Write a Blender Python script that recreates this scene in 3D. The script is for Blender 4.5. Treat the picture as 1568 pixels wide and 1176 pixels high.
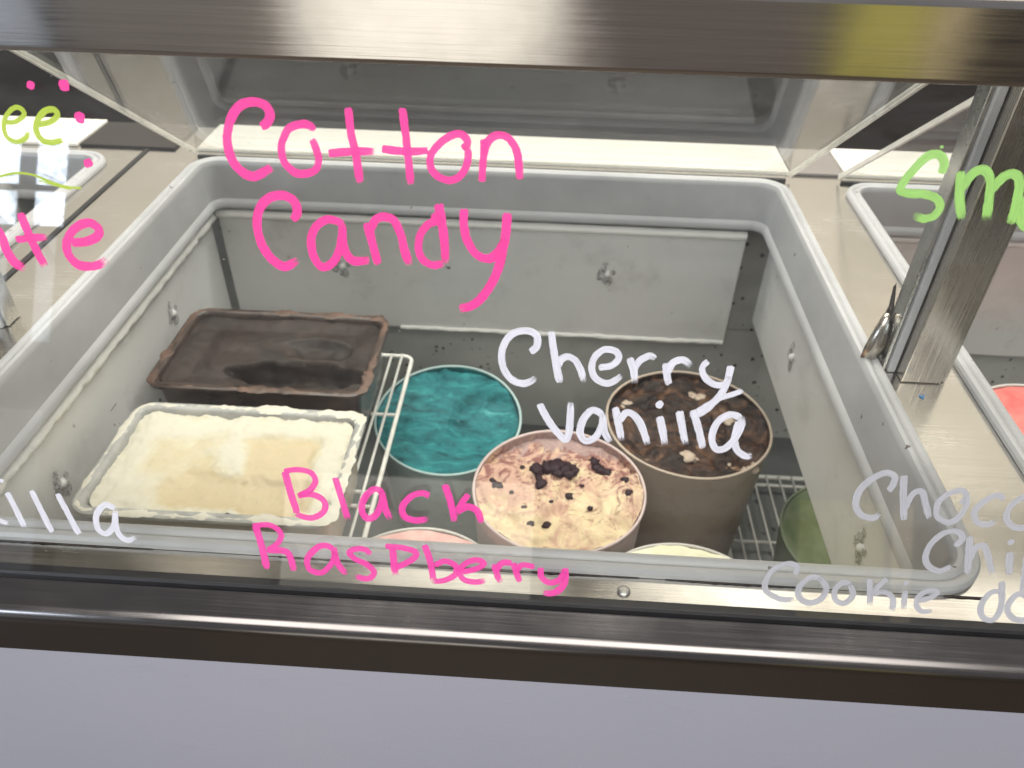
import bpy, bmesh, math, random
from mathutils import Vector, Matrix, noise
random.seed(7)
S = bpy.context.scene
C = S.collection
for o in list(bpy.data.objects): bpy.data.objects.remove(o)

# ------------------------------------------------------------------ camera
CAM = Vector((0.0965, -0.3853, 0.4878))
RX = Vector((0.9981, 0.0593, 0.0178)); RD = Vector((0.0507, -0.6178, -0.7847)); RF = Vector((-0.0355, 0.7841, -0.6196))
FPX = 1200.0
cd = bpy.data.cameras.new('camera'); cam = bpy.data.objects.new('camera', cd); C.objects.link(cam)
cd.sensor_width = 36; cd.lens = FPX / 1568 * 36; cd.clip_start = 0.01; cd.clip_end = 100
m3 = Matrix((RX, -RD, -RF)).transposed()
cam.matrix_world = Matrix.Translation(CAM) @ m3.to_4x4()
cd.dof.use_dof = True; cd.dof.focus_distance = 0.62; cd.dof.aperture_fstop = 9.0
S.camera = cam
S.cycles.max_bounces = 7; S.cycles.diffuse_bounces = 3; S.cycles.glossy_bounces = 4; S.cycles.transmission_bounces = 4; S.cycles.transparent_max_bounces = 12
S.render.resolution_x = 1024; S.render.resolution_y = 768

# ------------------------------------------------------------------ world, lamps, exposure
w = bpy.data.worlds.new('World'); S.world = w; w.use_nodes = True
bg = w.node_tree.nodes['Background']; bg.inputs[0].default_value = (0.93, 0.92, 0.95, 1); bg.inputs[1].default_value = 0.25
S.view_settings.view_transform = 'Standard'; S.view_settings.look = 'None'
S.view_settings.exposure = 0.0; S.view_settings.gamma = 1.0

def area(name, loc, target, sx, sy, power, col):
    l = bpy.data.lights.new(name, 'AREA'); l.shape = 'RECTANGLE'; l.size = sx; l.size_y = sy
    l.energy = power; l.color = col
    o = bpy.data.objects.new(name, l); C.objects.link(o); o.location = loc
    o.rotation_euler = (Vector(target) - Vector(loc)).to_track_quat('-Z', 'Y').to_euler()
    return o
def pane(name, x0, x1, z0, z1, rad, col, y=-3.5, branches=False):
    o = area(name, ((x0+x1)/2, y, (z0+z1)/2), ((x0+x1)/2, 0, (z0+z1)/2), x1-x0, z1-z0, rad*math.pi*(x1-x0)*(z1-z0), col)
    if branches:        # bare twigs against the sky outside
        l = o.data; l.use_nodes = True; t = l.node_tree; em = t.nodes['Emission']
        ge = t.nodes.new('ShaderNodeNewGeometry'); no = t.nodes.new('ShaderNodeTexNoise'); no.inputs['Scale'].default_value = 9; no.inputs['Detail'].default_value = 5; no.inputs['Distortion'].default_value = 1.2
        t.links.new(ge.outputs['Position'], no.inputs['Vector'])
        a = t.nodes.new('ShaderNodeMath'); a.operation = 'SUBTRACT'; a.inputs[1].default_value = 0.5; t.links.new(no.outputs['Fac'], a.inputs[0])
        b = t.nodes.new('ShaderNodeMath'); b.operation = 'ABSOLUTE'; t.links.new(a.outputs[0], b.inputs[0])
        m = t.nodes.new('ShaderNodeMapRange'); m.inputs[1].default_value = 0.008; m.inputs[2].default_value = 0.045; m.inputs[3].default_value = 0.45; m.inputs[4].default_value = 1.1
        t.links.new(b.outputs[0], m.inputs[0]); t.links.new(m.outputs[0], em.inputs['Strength'])
    return o
# overhead lamps: two added fills, then a shop ceiling panel
area('overhead_and_fill_lamp', (0.15, -1.75, 2.05), (0.1, 0.2, 0), 3.0, 1.4, 76, (1.0, 0.96, 0.90))  # frontal fill added to brighten the well, outside the glass reflection
area('overhead_and_fill_lamp', (0.2, 1.55, 2.4), (0.2, 1.9, 0.6), 4.4, 0.4, 92, (1.0, 0.95, 0.86))  # added to brighten the back wall that the deck mirrors
area('overhead_and_fill_lamp', (0.25, 0.75, 2.0), (0.25, 0.55, 0), 2.4, 1.1, 66, (1.0, 0.955, 0.88))
# glazed shop front behind the photographer: four panes of daylight, then pale and yellow lamps added for the rail's reflections
DAY = (0.76, 0.86, 1.0)
for x0_, x1_ in ((-3.40, -2.74), (-2.64, -2.48)):
    pane('window_and_fill_light', x0_, x1_, 1.20, 1.52, 18, DAY, branches=True); pane('window_and_fill_light', x0_, x1_, 0.98, 1.16, 16, DAY, branches=True); pane('window_and_fill_light', x0_+0.03, x1_-0.03, 0.36, 0.93, 2.0, DAY)
pane('window_and_fill_light', -3.40, -2.52, -0.85, 0.0, 0.6, DAY)
pane('window_and_fill_light', -6.0, -3.45, 0.3, 1.6, 8.0, DAY)  # unseen extra pane, added as bluish fill from the left
pane('rail_reflection_light', -1.20, 0.10, -0.88, -0.25, 1.9, (1.0, 0.95, 0.84))  # lamp added in place of a pale surface mirrored in the rail
pane('rail_reflection_light', -2.40, -1.25, -0.88, -0.25, 0.20, (1.0, 0.93, 0.84)); pane('rail_reflection_light', 0.15, 1.40, -0.88, -0.25, 0.13, (1.0, 0.88, 0.82))  # weak lamps added to lift the dark parts of the rail's reflection
pane('yellow_reflection_light', 1.45, 1.88, -0.88, -0.25, 0.62, (0.80, 0.72, 0.16)); pane('beige_reflection_light', 1.92, 2.02, -0.88, -0.25, 1.0, (1.0, 0.8, 0.5))  # lamps added in place of yellow and beige surfaces mirrored in the rail

# ------------------------------------------------------------------ node helpers
def lin(r, g, b):
    f = lambda c: c/12.92 if c <= 0.04045 else ((c+0.055)/1.055)**2.4
    return (f(r/255), f(g/255), f(b/255), 1)
class NT:
    def __init__(s, name):
        s.m = bpy.data.materials.new(name); s.m.use_nodes = True
        s.t = s.m.node_tree; s.n = s.t.nodes; s.b = s.n['Principled BSDF']; s.out = s.n['Material Output']
        s._tc = None
    def link(s, a, b): s.t.links.new(a, b)
    def tc(s, scale=(1,1,1), kind='Object'):
        if s._tc is None: s._tc = s.n.new('ShaderNodeTexCoord')
        mp = s.n.new('ShaderNodeMapping'); mp.inputs['Scale'].default_value = scale
        s.link(s._tc.outputs[kind], mp.inputs['Vector']); return mp.outputs[0]
    def noise(s, scale, detail=4, rough=0.55, vec=None, dist=0.0):
        t = s.n.new('ShaderNodeTexNoise'); t.inputs['Scale'].default_value = scale
        t.inputs['Detail'].default_value = detail; t.inputs['Roughness'].default_value = rough; t.inputs['Distortion'].default_value = dist
        s.link(vec if vec is not None else s.tc(), t.inputs['Vector']); return t.outputs['Fac']
    def voro(s, scale, vec=None, rnd=1.0):
        t = s.n.new('ShaderNodeTexVoronoi'); t.inputs['Scale'].default_value = scale; t.inputs['Randomness'].default_value = rnd
        s.link(vec if vec is not None else s.tc(), t.inputs['Vector']); return t
    def ramp(s, fac, stops, interp='LINEAR'):
        r = s.n.new('ShaderNodeValToRGB'); r.color_ramp.interpolation = interp
        e = r.color_ramp.elements
        while len(e) > len(stops): e.remove(e[-1])
        while len(e) < len(stops): e.new(0.5)
        for el, (p, c) in zip(e, stops): el.position = p; el.color = c if len(c) == 4 else (*c, 1)
        s.link(fac, r.inputs[0]); return r.outputs[0]
    def g(s, fac, a, b, va=0.0, vb=1.0):
        mr = s.n.new('ShaderNodeMapRange'); mr.inputs[1].default_value = a; mr.inputs[2].default_value = b
        mr.inputs[3].default_value = va; mr.inputs[4].default_value = vb; s.link(fac, mr.inputs[0]); return mr.outputs[0]
    def mix(s, fac, a, b, mode='MIX'):
        x = s.n.new('ShaderNodeMix'); x.data_type = 'RGBA'; x.blend_type = mode
        for i, v in ((0, fac), (6, a), (7, b)):
            if hasattr(v, 'is_linked'): s.link(v, x.inputs[i])
            else: x.inputs[i].default_value = v
        return x.outputs[2]
    def math(s, op, a, b=0.0):
        x = s.n.new('ShaderNodeMath'); x.operation = op
        for i, v in ((0, a), (1, b)):
            if hasattr(v, 'is_linked'): s.link(v, x.inputs[i])
            else: x.inputs[i].default_value = v
        return x.outputs[0]
    def bump(s, h, strength=0.3, dist=0.001):
        b = s.n.new('ShaderNodeBump'); b.inputs['Strength'].default_value = strength; b.inputs['Distance'].default_value = dist
        s.link(h, b.inputs['Height']); s.link(b.outputs[0], s.b.inputs['Normal'])
    def set(s, **k):
        names = {'col': 'Base Color', 'rough': 'Roughness', 'metal': 'Metallic', 'spec': 'Specular IOR Level', 'alpha': 'Alpha',
                 'sss': 'Subsurface Weight', 'sssr': 'Subsurface Radius', 'ssss': 'Subsurface Scale', 'coat': 'Coat Weight', 'trans': 'Transmission Weight', 'aniso': 'Anisotropic'}
        for kk, v in k.items():
            i = s.b.inputs[names[kk]]
            if hasattr(v, 'is_linked'): s.link(v, i)
            else: i.default_value = v
        return s

def steel(name, col, rough, stretch=(4, 260, 260), bump=0.25, smudge=0.12, con=0.85):
    t = NT(name)
    n1 = t.noise(1.0, 3, 0.6, t.tc(stretch)); n2 = t.noise(9, 4, 0.6)
    c = t.mix(t.g(n1, 0.3, 0.7), (col[0]*con, col[1]*con, col[2]*con, 1), (*col, 1))
    r = t.math('ADD', t.g(n1, 0.3, 0.7, rough*0.75, rough*1.25), t.g(n2, 0.4, 0.75, -smudge*0.3, smudge))
    t.set(col=c, metal=1.0, rough=r); t.bump(n1, bump, 0.0004); return t.m
M = {}
M['rail'] = steel('brushed_steel_rail', (0.60, 0.575, 0.55), 0.105, (9, 900, 900), 0.07, 0.08, 0.84)
M['deck'] = steel('satin_steel_deck', (0.66, 0.64, 0.61), 0.20, (9, 900, 900), 0.03, 0.10, 0.95)
M['trim'] = steel('steel_trim', (0.21, 0.198, 0.195), 0.19, (9, 1100, 1100), 0.008, 0.08, 0.95)  # dark reflected surroundings are put into the steel's base colour
M['post'] = steel('brushed_steel_post', (0.60, 0.56, 0.50), 0.26, (700, 700, 7), 0.10, 0.1, 0.88)
M['lid'] = steel('polished_steel_lid', (0.40, 0.395, 0.385), 0.055, (3, 60, 60), 0.03, 0.05)
M['bolt'] = steel('bolt_steel', (0.6, 0.6, 0.58), 0.25, (50, 50, 50), 0.1)

def plain(name, col, rough=0.5, var=0.12, scale=14, bumpv=0.0, spec=0.5, **k):
    t = NT(name); n = t.noise(scale, 5, 0.6)
    c = t.mix(t.g(n, 0.3, 0.7), tuple(col[i]*(1-var) for i in range(3)) + (1,), (*col, 1))
    t.set(col=c, rough=t.g(n, 0.3, 0.7, rough*0.85, min(1, rough*1.15)), spec=spec, **k)
    if bumpv: t.bump(t.noise(scale*14, 3), bumpv, 0.0006)
    return t.m
M['black'] = plain('black_rubber', (0.012, 0.012, 0.015), 0.45, 0.4, 60, 0.3)
def enamel():
    t = NT('white_enamel'); n = t.noise(2.2, 3, 0.5); n2 = t.noise(1.0, 6, 0.7, t.tc((14, 14, 40)), 1.0)
    c = t.mix(t.g(n, 0.3, 0.7), (0.395, 0.41, 0.50, 1), (0.45, 0.455, 0.53, 1))  # dim bluish light and soft shadows are put into the white's colour
    c = t.mix(t.g(n2, 0.58, 0.75, 0, 0.16), c, (0.28, 0.28, 0.31, 1))
    t.set(col=c, rough=t.g(n2, 0.35, 0.7, 0.16, 0.34)); return t.m
M['white_paint'] = enamel()
M['deck_glare'] = plain('deck_glare_white', (0.80, 0.78, 0.72), 0.35, 0.05, 8)
M['recess_shade'] = plain('recess_shade_grey', (0.22, 0.20, 0.19), 0.4, 0.2, 8)
M['pale_edge'] = plain('pale_edge', (0.82, 0.80, 0.74), 0.3, 0.25, 40)
M['dark'] = plain('dark_brown_wall', (0.02, 0.015, 0.012), 0.6, 0.3, 4)
M['beige'] = plain('beige_wall', (0.62, 0.57, 0.49), 0.7, 0.06, 2)
M['floor'] = plain('floor_vinyl', (0.10, 0.075, 0.055), 0.5, 0.35, 2)

def rim_mat():
    t = NT('grey_plastic_rim'); n = t.noise(10, 5, 0.65)
    c = t.mix(t.g(n, 0.3, 0.75), (0.39, 0.395, 0.41, 1), (0.49, 0.495, 0.51, 1))
    v = t.noise(75, 2, 0.5); sp = t.g(v, 0.735, 0.76)
    c = t.mix(sp, c, (0.12, 0.10, 0.085, 1))
    t.set(col=c, rough=0.33); return t.m
M['rim'] = rim_mat()
def liner_mat(name, base, spot, thr, scale):
    t = NT(name); n = t.noise(6, 5, 0.6); n3 = t.noise(3, 2)
    c = t.mix(t.g(n, 0.3, 0.75), tuple(b*0.9 for b in base)+(1,), (*base, 1))
    vo = t.voro(scale); cell = t.n.new('ShaderNodeSeparateColor'); t.link(vo.outputs['Color'], cell.inputs[0])
    r = t.g(cell.outputs[0], 0.35, 1.0, 0.0, thr)          # radius differs from speck to speck, many cells have none
    d = t.math('SUBTRACT', r, vo.outputs['Distance']); d = t.math('ADD', d, t.g(t.noise(scale*5, 2), 0.3, 0.7, -thr*0.35, thr*0.35))
    msk = t.math('MULTIPLY', t.g(d, 0.0, 0.06), t.g(n3, 0.42, 0.55))
    c = t.mix(msk, c, spot)
    grime = t.g(t.noise(11, 6, 0.7), 0.54, 0.78, 0, 0.38)
    c = t.mix(grime, c, (0.25, 0.24, 0.21, 1))
    t.set(col=c, rough=0.42); t.bump(t.noise(120, 3), 0.12, 0.0005); return t.m
M['plate'] = liner_mat('white_plate', (0.78, 0.78, 0.77), (0.10, 0.09, 0.08, 1), 0.15, 34)
M['liner_floor'] = liner_mat('liner_floor', (0.13, 0.14, 0.135), (0.02, 0.02, 0.02, 1), 0.3, 50)  # darker than the walls: shade of the deep well put into the colour
M['liner'] = liner_mat('liner_wall', (0.60, 0.605, 0.58), (0.035, 0.03, 0.025, 1), 0.34, 70)
def frost_mat():
    t = NT('frost'); t.set(col=(0.90, 0.90, 0.87, 1), rough=0.75); t.bump(t.noise(160, 5, 0.7), 0.8, 0.002); return t.m
M['frost'] = frost_mat()
M['wire'] = plain('white_coated_wire', (0.78, 0.77, 0.72), 0.4, 0.2, 40)

def glass_mat(name, smv):
    t = NT(name); n = t.n
    tr = n.new('ShaderNodeBsdfTransparent'); tr.inputs[0].default_value = (0.965, 0.973, 0.967, 1)
    gl = n.new('ShaderNodeBsdfGlossy'); gl.inputs['Roughness'].default_value = 0.012
    fr = n.new('ShaderNodeFresnel'); ge = n.new('ShaderNodeNewGeometry'); t.link(t.g(ge.outputs['Backfacing'], 0, 1, 1.5, 1/1.5), fr.inputs[0])
    mx = n.new('ShaderNodeMixShader'); t.link(fr.outputs[0], mx.inputs[0]); t.link(tr.outputs[0], mx.inputs[1]); t.link(gl.outputs[0], mx.inputs[2])
    df = n.new('ShaderNodeBsdfDiffuse'); df.inputs[0].default_value = (0.8, 0.8, 0.8, 1)
    sm = t.g(t.noise(1.0, 6, 0.7, t.tc((5, 16, 16)), 1.5), 0.45, 0.85, 0.0, smv); sp = t.g(t.noise(420, 1), 0.80, 0.84, 0, 0.35)
    mx2 = n.new('ShaderNodeMixShader'); t.link(t.math('ADD', sm, sp), mx2.inputs[0]); t.link(mx.outputs[0], mx2.inputs[1]); t.link(df.outputs[0], mx2.inputs[2])
    t.link(mx2.outputs[0], t.out.inputs[0]); return t.m
M['glass'] = glass_mat('clear_glass', 0.035)

M['lidglass'] = glass_mat('lid_glass', 0.09)
def paint(name, col, alpha=0.97):
    t = NT(name); uv = t.tc((0.35, 5.0, 1.0), 'UV'); n = t.noise(1.0, 3, 0.6, uv); n2 = t.noise(1.6, 3, 0.6, t.tc((0.5, 8.0, 1.0), 'UV'))
    c = t.mix(t.g(n, 0.3, 0.7), tuple(x*0.74 for x in col)+(1,), (*col, 1))
    at = t.n.new('ShaderNodeAttribute'); at.attribute_name = 'dry'                 # 1 where the brush runs dry: stroke ends and edges
    thr = t.math('SUBTRACT', n2, t.math('MULTIPLY', at.outputs['Fac'], 0.50))
    t.set(col=c, rough=0.5, alpha=t.g(thr, 0.22, 0.33, 0.15, alpha)); return t.m
M['pink'] = paint('pink_marker', lin(255, 62, 165)[:3]); M['pink2'] = paint('pink_marker_thin', lin(255, 78, 182)[:3], 0.93)
M['wht'] = paint('white_marker', (0.80, 0.81, 0.92)); M['wht_shade'] = paint('white_marker_shaded', (0.50, 0.51, 0.57), 0.95)  # second white is a greyed copy, backlit shade put into its colour
M['lime'] = paint('lime_marker', lin(180, 205, 58)[:3]); M['green'] = paint('green_marker', lin(160, 214, 116)[:3])

# ------------------------------------------------------------------ mesh helpers
def mesh_obj(name, verts, faces, mat, parent=None, label=None, smooth=False, loc=None):
    me = bpy.data.meshes.new(name); me.from_pydata([tuple(v) for v in verts], [], faces); me.update()
    o = bpy.data.objects.new(name, me); C.objects.link(o)
    if mat: me.materials.append(mat)
    if smooth:
        for p in me.polygons: p.use_smooth = True
    if parent: o.parent = parent
    if label: o['label'] = label
    if loc: o.location = loc
    return o
def bm_obj(name, bm, mat, parent=None, label=None, smooth=False, loc=None):
    bmesh.ops.recalc_face_normals(bm, faces=bm.faces[:])
    me = bpy.data.meshes.new(name); bm.to_mesh(me); bm.free(); me.materials.append(mat)
    if smooth:
        for p in me.polygons: p.use_smooth = True
    o = bpy.data.objects.new(name, me); C.objects.link(o)
    if parent: o.parent = parent
    if label: o['label'] = label
    if loc: o.location = loc
    return o
def box(name, x0, x1, y0, y1, z0, z1, mat, parent=None, bev=0.0, label=None, seg=2):
    bm = bmesh.new(); bmesh.ops.create_cube(bm, size=1)
    for v in bm.verts:
        v.co = Vector(((x0+x1)/2 + v.co.x*(x1-x0), (y0+y1)/2 + v.co.y*(y1-y0), (z0+z1)/2 + v.co.z*(z1-z0)))
    if bev: bmesh.ops.bevel(bm, geom=bm.edges[:], offset=bev, segments=seg, affect='EDGES', profile=0.5)
    return bm_obj(name, bm, mat, parent, label, smooth=False)
def thing(name, label, cat, loc=(0,0,0), group=None):
    o = bpy.data.objects.new(name, None); C.objects.link(o); o.location = loc; o['label'] = label; o['category'] = cat
    o.empty_display_size = 0.05
    if group: o['group'] = group
    return o
def extrude_x(name, prof, x0, x1, mat, parent, closed=True, smooth=False, n=1):
    """profile of (y,z) extruded along x"""
    if smooth:      # holding points next to the ends of flats keep the flats flat
        q = []
        for i, p in enumerate(prof):
            r = prof[(i+1) % len(prof)]; q.append(p); d = math.hypot(r[0]-p[0], r[1]-p[1])
            if d > 0.006:
                for t in (0.0005/d, 1-0.0005/d): q.append((p[0]+(r[0]-p[0])*t, p[1]+(r[1]-p[1])*t))
        prof = q
    vs, fs = [], []; k = len(prof)
    for i in range(n+1):
        x = x0 + (x1-x0)*i/n
        vs += [(x, y, z) for y, z in prof]
    for i in range(n):
        for j in range(k if closed else k-1):
            a = i*k+j; b = i*k+(j+1) % k; fs.append((a, b, b+k, a+k))
    if closed: fs.append(tuple(range(k))[::-1]); fs.append(tuple(range(n*k, n*k+k)))
    o = mesh_obj(name, vs, fs, mat, parent, smooth=smooth)
    if smooth: shade_auto(o, 40)
    return o
def shade_auto(o, deg):
    me = o.data
    for p in me.polygons: p.use_smooth = True
    bm = bmesh.new(); bm.from_mesh(me); bmesh.ops.recalc_face_normals(bm, faces=bm.faces[:])
    for e in bm.edges: e.smooth = not (len(e.link_faces) == 2 and e.calc_face_angle(0) > math.radians(deg))
    bm.to_mesh(me); bm.free()
def rrect(cx, cy, hx, hy, r, n=10):
    pts = []
    for (sx, sy, a0) in ((1, 1, 0), (-1, 1, 90), (-1, -1, 180), (1, -1, 270)):
        for i in range(n+1):
            a = math.radians(a0 + 90*i/n)
            pts.append((cx + sx*(hx-r) + r*math.cos(a), cy + sy*(hy-r) + r*math.sin(a)))
    return pts
def sweep_rrect(name, cx, cy, hx, hy, r, prof, mat, parent, smooth_deg=35, n=10):
    """prof: (inset, z) swept round a rounded rectangle"""
    loops = []
    for o, z in prof:
        loops.append([(x, y, z) for x, y in rrect(cx, cy, hx-o, hy-o, max(r-o, 0.004), n)])
    k = len(loops[0]); vs = [v for l in loops for v in l]; fs = []
    for i in range(len(loops)-1):
        for j in range(k):
            fs.append((i*k+j, i*k+(j+1) % k, (i+1)*k+(j+1) % k, (i+1)*k+j))
    ob = mesh_obj(name, vs, fs, mat, parent); shade_auto(ob, smooth_deg); return ob
def tube(bm, pts, r, seg=8, closed=False):
    pts = [Vector(p) for p in pts]; n = len(pts); rings = []
    for i, p in enumerate(pts):
        if closed: d = pts[(i+1) % n] - pts[i-1]
        else: d = pts[min(i+1, n-1)] - pts[max(i-1, 0)]
        d.normalize(); up = Vector((0, 0, 1)) if abs(d.z) < 0.9 else Vector((1, 0, 0))
        a = d.cross(up).normalized(); b = a.cross(d).normalized()
        rings.append([bm.verts.new(p + (a*math.cos(t) + b*math.sin(t))*r) for t in [2*math.pi*q/seg for q in range(seg)]])
    for i in range(n if closed else n-1):
        A, B = rings[i], rings[(i+1) % n]
        for q in range(seg): bm.faces.new((A[q], A[(q+1) % seg], B[(q+1) % seg], B[q]))
    if not closed:
        bm.faces.new(rings[0][::-1]); bm.faces.new(rings[-1])
def lathe(name, prof, mat, parent, seg=64, loc=None, wob=None, cap=False):
    vs, fs = [], []; k = len(prof)
    for i in range(seg):
        a = 2*math.pi*i/seg
        for j, (r, z) in enumerate(prof):
            rr = r + (wob(a, z) if wob else 0); vs.append((rr*math.cos(a), rr*math.sin(a), z))
    for i in range(seg):
        for j in range(k-1):
            fs.append((i*k+j, ((i+1) % seg)*k+j, ((i+1) % seg)*k+j+1, i*k+j+1))
    o = mesh_obj(name, vs, fs, mat, parent, smooth=True, loc=loc); return o

# ================================================================== surroundings
fl = mesh_obj('floor', [(-8, -8, -0.92), (8, -8, -0.92), (8, 8, -0.92), (-8, 8, -0.92)], [(0, 1, 2, 3)], M['floor']); fl['kind'] = 'structure'
bw = box('back_wall', -4, 4, 2.2, 2.3, -0.92, 2.6, M['beige']); bw['kind'] = 'structure'
bc = box('back_counter', -4, 4, 1.6, 2.1, -0.92, 0.10, M['dark'], bev=0.01); bc['kind'] = 'structure'

# ================================================================== the dipping cabinet
RX0, RY0, RY1 = 0.45, 0.0, 0.7525                 # opening rim, outer edge
cab = thing('dipping_cabinet', 'stainless steel ice cream dipping cabinet with lettered sloping glass guard', 'freezer', (0, 0, 0))
openings = [(-0.45, 0.45), (0.53, 1.43), (-1.478, -0.578)]
def deck_piece(x0, x1, y0, y1, hole):
    hx0, hx1 = hole; cx = (hx0+hx1)/2; cy = (RY0+RY1)/2; hx = (hx1-hx0)/2; hy = (RY1-RY0)/2
    inner = rrect(cx, cy, hx-0.004, hy-0.004, 0.041, 12); outer = []
    for x, y in inner:
        dx, dy = x-cx, y-cy
        if abs(dx)/hx > abs(dy)/hy: X = x1 if dx > 0 else x0; Y = y
        else: X = x; Y = y1 if dy > 0 else y0
        outer.append((X, Y))
    # corners of the outer rectangle
    k = len(inner); vs = [(x, y, 0) for x, y in inner] + [(x, y, 0) for x, y in outer]; fs = []
    for j in range(k):
        j2 = (j+1) % k; a, b = outer[j], outer[j2]
        if a[0] != b[0] and a[1] != b[1]:
            c = (x1 if inner[j][0] > cx else x0, y1 if inner[j][1] > cy else y0, 0); vs.append(c)
            fs.append((j, k+j, len(vs)-1, k+j2, j2))
        else: fs.append((j, k+j, k+j2, j2))
    return mesh_obj('deck_panel', vs, fs, M['deck'], cab)
deck_piece(-0.538, 0.49, -0.026, 0.885, openings[0])
deck_piece(-1.52, -0.546, -0.026, 0.885, openings[2])
deck_piece(0.49, 1.47, -0.026, 0.885, openings[1])
# black seam beside the next compartment; white strips painted as bright reflection on the deck, dark plates as shaded recesses
box('deck_seam', -0.5455, -0.5385, -0.026, 0.795, -0.008, 0.0015, M['black'], cab)
for x0, x1 in ((-1.5, -0.655), (-0.462, 0.462), (0.548, 1.47)): box('deck_glare_strip', x0, x1, 0.782, 0.888, 0.0006, 0.006, M['deck_glare'], cab, 0.001)
box('recess_shade_plate', -0.652, -0.500, 0.785, 0.884, 0.0006, 0.004, M['dark'], cab)
box('recess_shade_plate', 0.466, 0.545, 0.785, 0.884, 0.0006, 0.004, M['recess_shade'], cab)
for x0, x1 in ((-0.452, 0.452), (0.535, 1.43)): box('lid_gap_shade_strip', x0, x1, 0.7575, 0.7635, 0.0006, 0.004, M['black'], cab)  # black strip stands in for the dark gap under the lid edge

RIM = [(0.000, 0.0005), (0.0, 0.005), (0.002, 0.0078), (0.005, 0.0085), (0.008, 0.0075), (0.0095, 0.0055), (0.011, 0.0075), (0.014, 0.0088),
       (0.0175, 0.008), (0.0195, 0.005), (0.0205, 0.0), (0.0225, -0.052), (0.0255, -0.055), (0.0275, -0.059), (0.0275, -0.064), (0.025, -0.0675), (0.018, -0.069), (0.006, -0.069)]
for h in openings:
    cx = (h[0]+h[1])/2
    sweep_rrect('rim_collar', cx, (RY0+RY1)/2, (h[1]-h[0])/2, (RY1-RY0)/2, 0.045, RIM, M['rim'], cab)
# cavity common to all compartments: walls and floor, faces inwards
X0, X1, Y0, Y1, Z0 = -0.75, 1.47, -0.045, 0.80, -0.55
vs = [(X0, Y0, Z0), (X1, Y0, Z0), (X1, Y1, Z0), (X0, Y1, Z0), (X0, Y0, -0.02), (X1, Y0, -0.02), (X1, Y1, -0.02), (X0, Y1, -0.02)]
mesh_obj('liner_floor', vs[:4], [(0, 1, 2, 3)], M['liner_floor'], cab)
mesh_obj('liner', vs, [(3, 2, 6, 7), (0, 3, 7, 4), (1, 5, 6, 2), (0, 4, 5, 1)], M['liner'], cab)
mesh_obj('liner_back_joint', *(lambda q: ([(X0, 0.799, -0.30), (X1, 0.799, -0.30), (X1, 0.795, -0.296), (X0, 0.795, -0.296)], [(0, 1, 2, 3)]))(0), M['liner'], cab)

def smudge_mat():
    t = NT('dark_smudge'); t.set(col=(0.06, 0.055, 0.05, 1), rough=0.7, alpha=t.g(t.noise(260, 4, 0.7), 0.40, 0.68, 0.0, 0.75)); return t.m
M['smudge'] = smudge_mat()
def bolt(parent, p, n):
    n = Vector(n); q = n.to_track_quat('Z', 'Y').to_matrix()
    prof = [(0.0, 0.0055), (0.003, 0.0052), (0.0045, 0.004), (0.005, 0.002), (0.0065, 0.0015), (0.007, 0.0)]
    o = lathe('bolt', prof, M['plate'], parent, 14); me = o.data
    for v in me.vertices: v.co = q @ v.co + Vector(p)
    for dx, dy, rr in ((-0.008, 0.007, 0.008), (-0.012, -0.004, 0.007), (0.002, -0.012, 0.009), (-0.005, 0.018, 0.005), (0.009, 0.004, 0.005)):
        k_ = lathe('rust_smudge', [(0, 0.0012), (rr*0.7, 0.0010), (rr, 0.0004)], M['smudge'], parent, 12, wob=lambda a, z: rr*0.45*noise.noise(Vector((math.cos(a)*2+dx*400, math.sin(a)*2+p[1]*30, z*50))))
        for v in k_.data.vertices: v.co = q @ (v.co + Vector((dx, dy, 0.0008))) + Vector(p)
def plate(name, x0, x1, y0, y1, z0, z1):
    return box(name, x0, x1, y0, y1, z0, z1, M['plate'], cab, 0.0035, seg=3)
bp = plate('wall_plate', -0.432, 0.408, 0.735, 0.741, -0.285, -0.078)
bolt(bp, (-0.239, 0.735, -0.168), (0, -1, 0)); bolt(bp, (0.197, 0.735, -0.160), (0, -1, 0))
lp = plate('wall_plate', -0.446, -0.440, -0.01, 0.728, -0.30, -0.080)
bolt(lp, (-0.44, 0.540, -0.145), (1, 0, 0)); bolt(lp, (-0.44, 0.213, -0.162), (1, 0, 0))
rp = plate('wall_plate', 0.443, 0.449, -0.01, 0.728, -0.232, -0.076)
bolt(rp, (0.443, 0.510, -0.148), (-1, 0, 0)); bolt(rp, (0.443, 0.176, -0.152), (-1, 0, 0))
rp2 = plate('wall_plate', 0.535, 0.541, -0.01, 0.728, -0.25, -0.076)
bp2 = plate('wall_plate', 0.560, 1.43, 0.735, 0.741, -0.285, -0.078)
# frost beads along the top edges of the plates
def bead(parent, a, b, r, mat, seed, rag=0.35, n=90):
    a, b = Vector(a), Vector(b); bm = bmesh.new(); d = (b-a).normalized(); up = Vector((0, 0, 1)); s = d.cross(up); rings = []
    for i in range(n+1):
        p = a.lerp(b, i/n); ring = []
        for q in range(8):
            t = 2*math.pi*q/8; rr = r*(1 + rag*noise.noise(Vector((i*0.35+seed, q*0.5, seed))))
            ring.append(bm.verts.new(p + (s*math.cos(t) + up*math.sin(t))*rr))
        rings.append(ring)
    for i in range(n):
        for q in range(8): bm.faces.new((rings[i][q], rings[i][(q+1) % 8], rings[i+1][(q+1) % 8], rings[i+1][q]))
    return bm_obj('frost_edge', bm, mat, parent, smooth=True)
bead(bp, (-0.43, 0.7330, -0.0795), (0.405, 0.7330, -0.0795), 0.0072, M['frost'], 3, 0.10)
bead(lp, (-0.4375, -0.01, -0.0830), (-0.4375, 0.725, -0.0830), 0.0085, M['frost'], 8, 0.45, 160)
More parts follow.
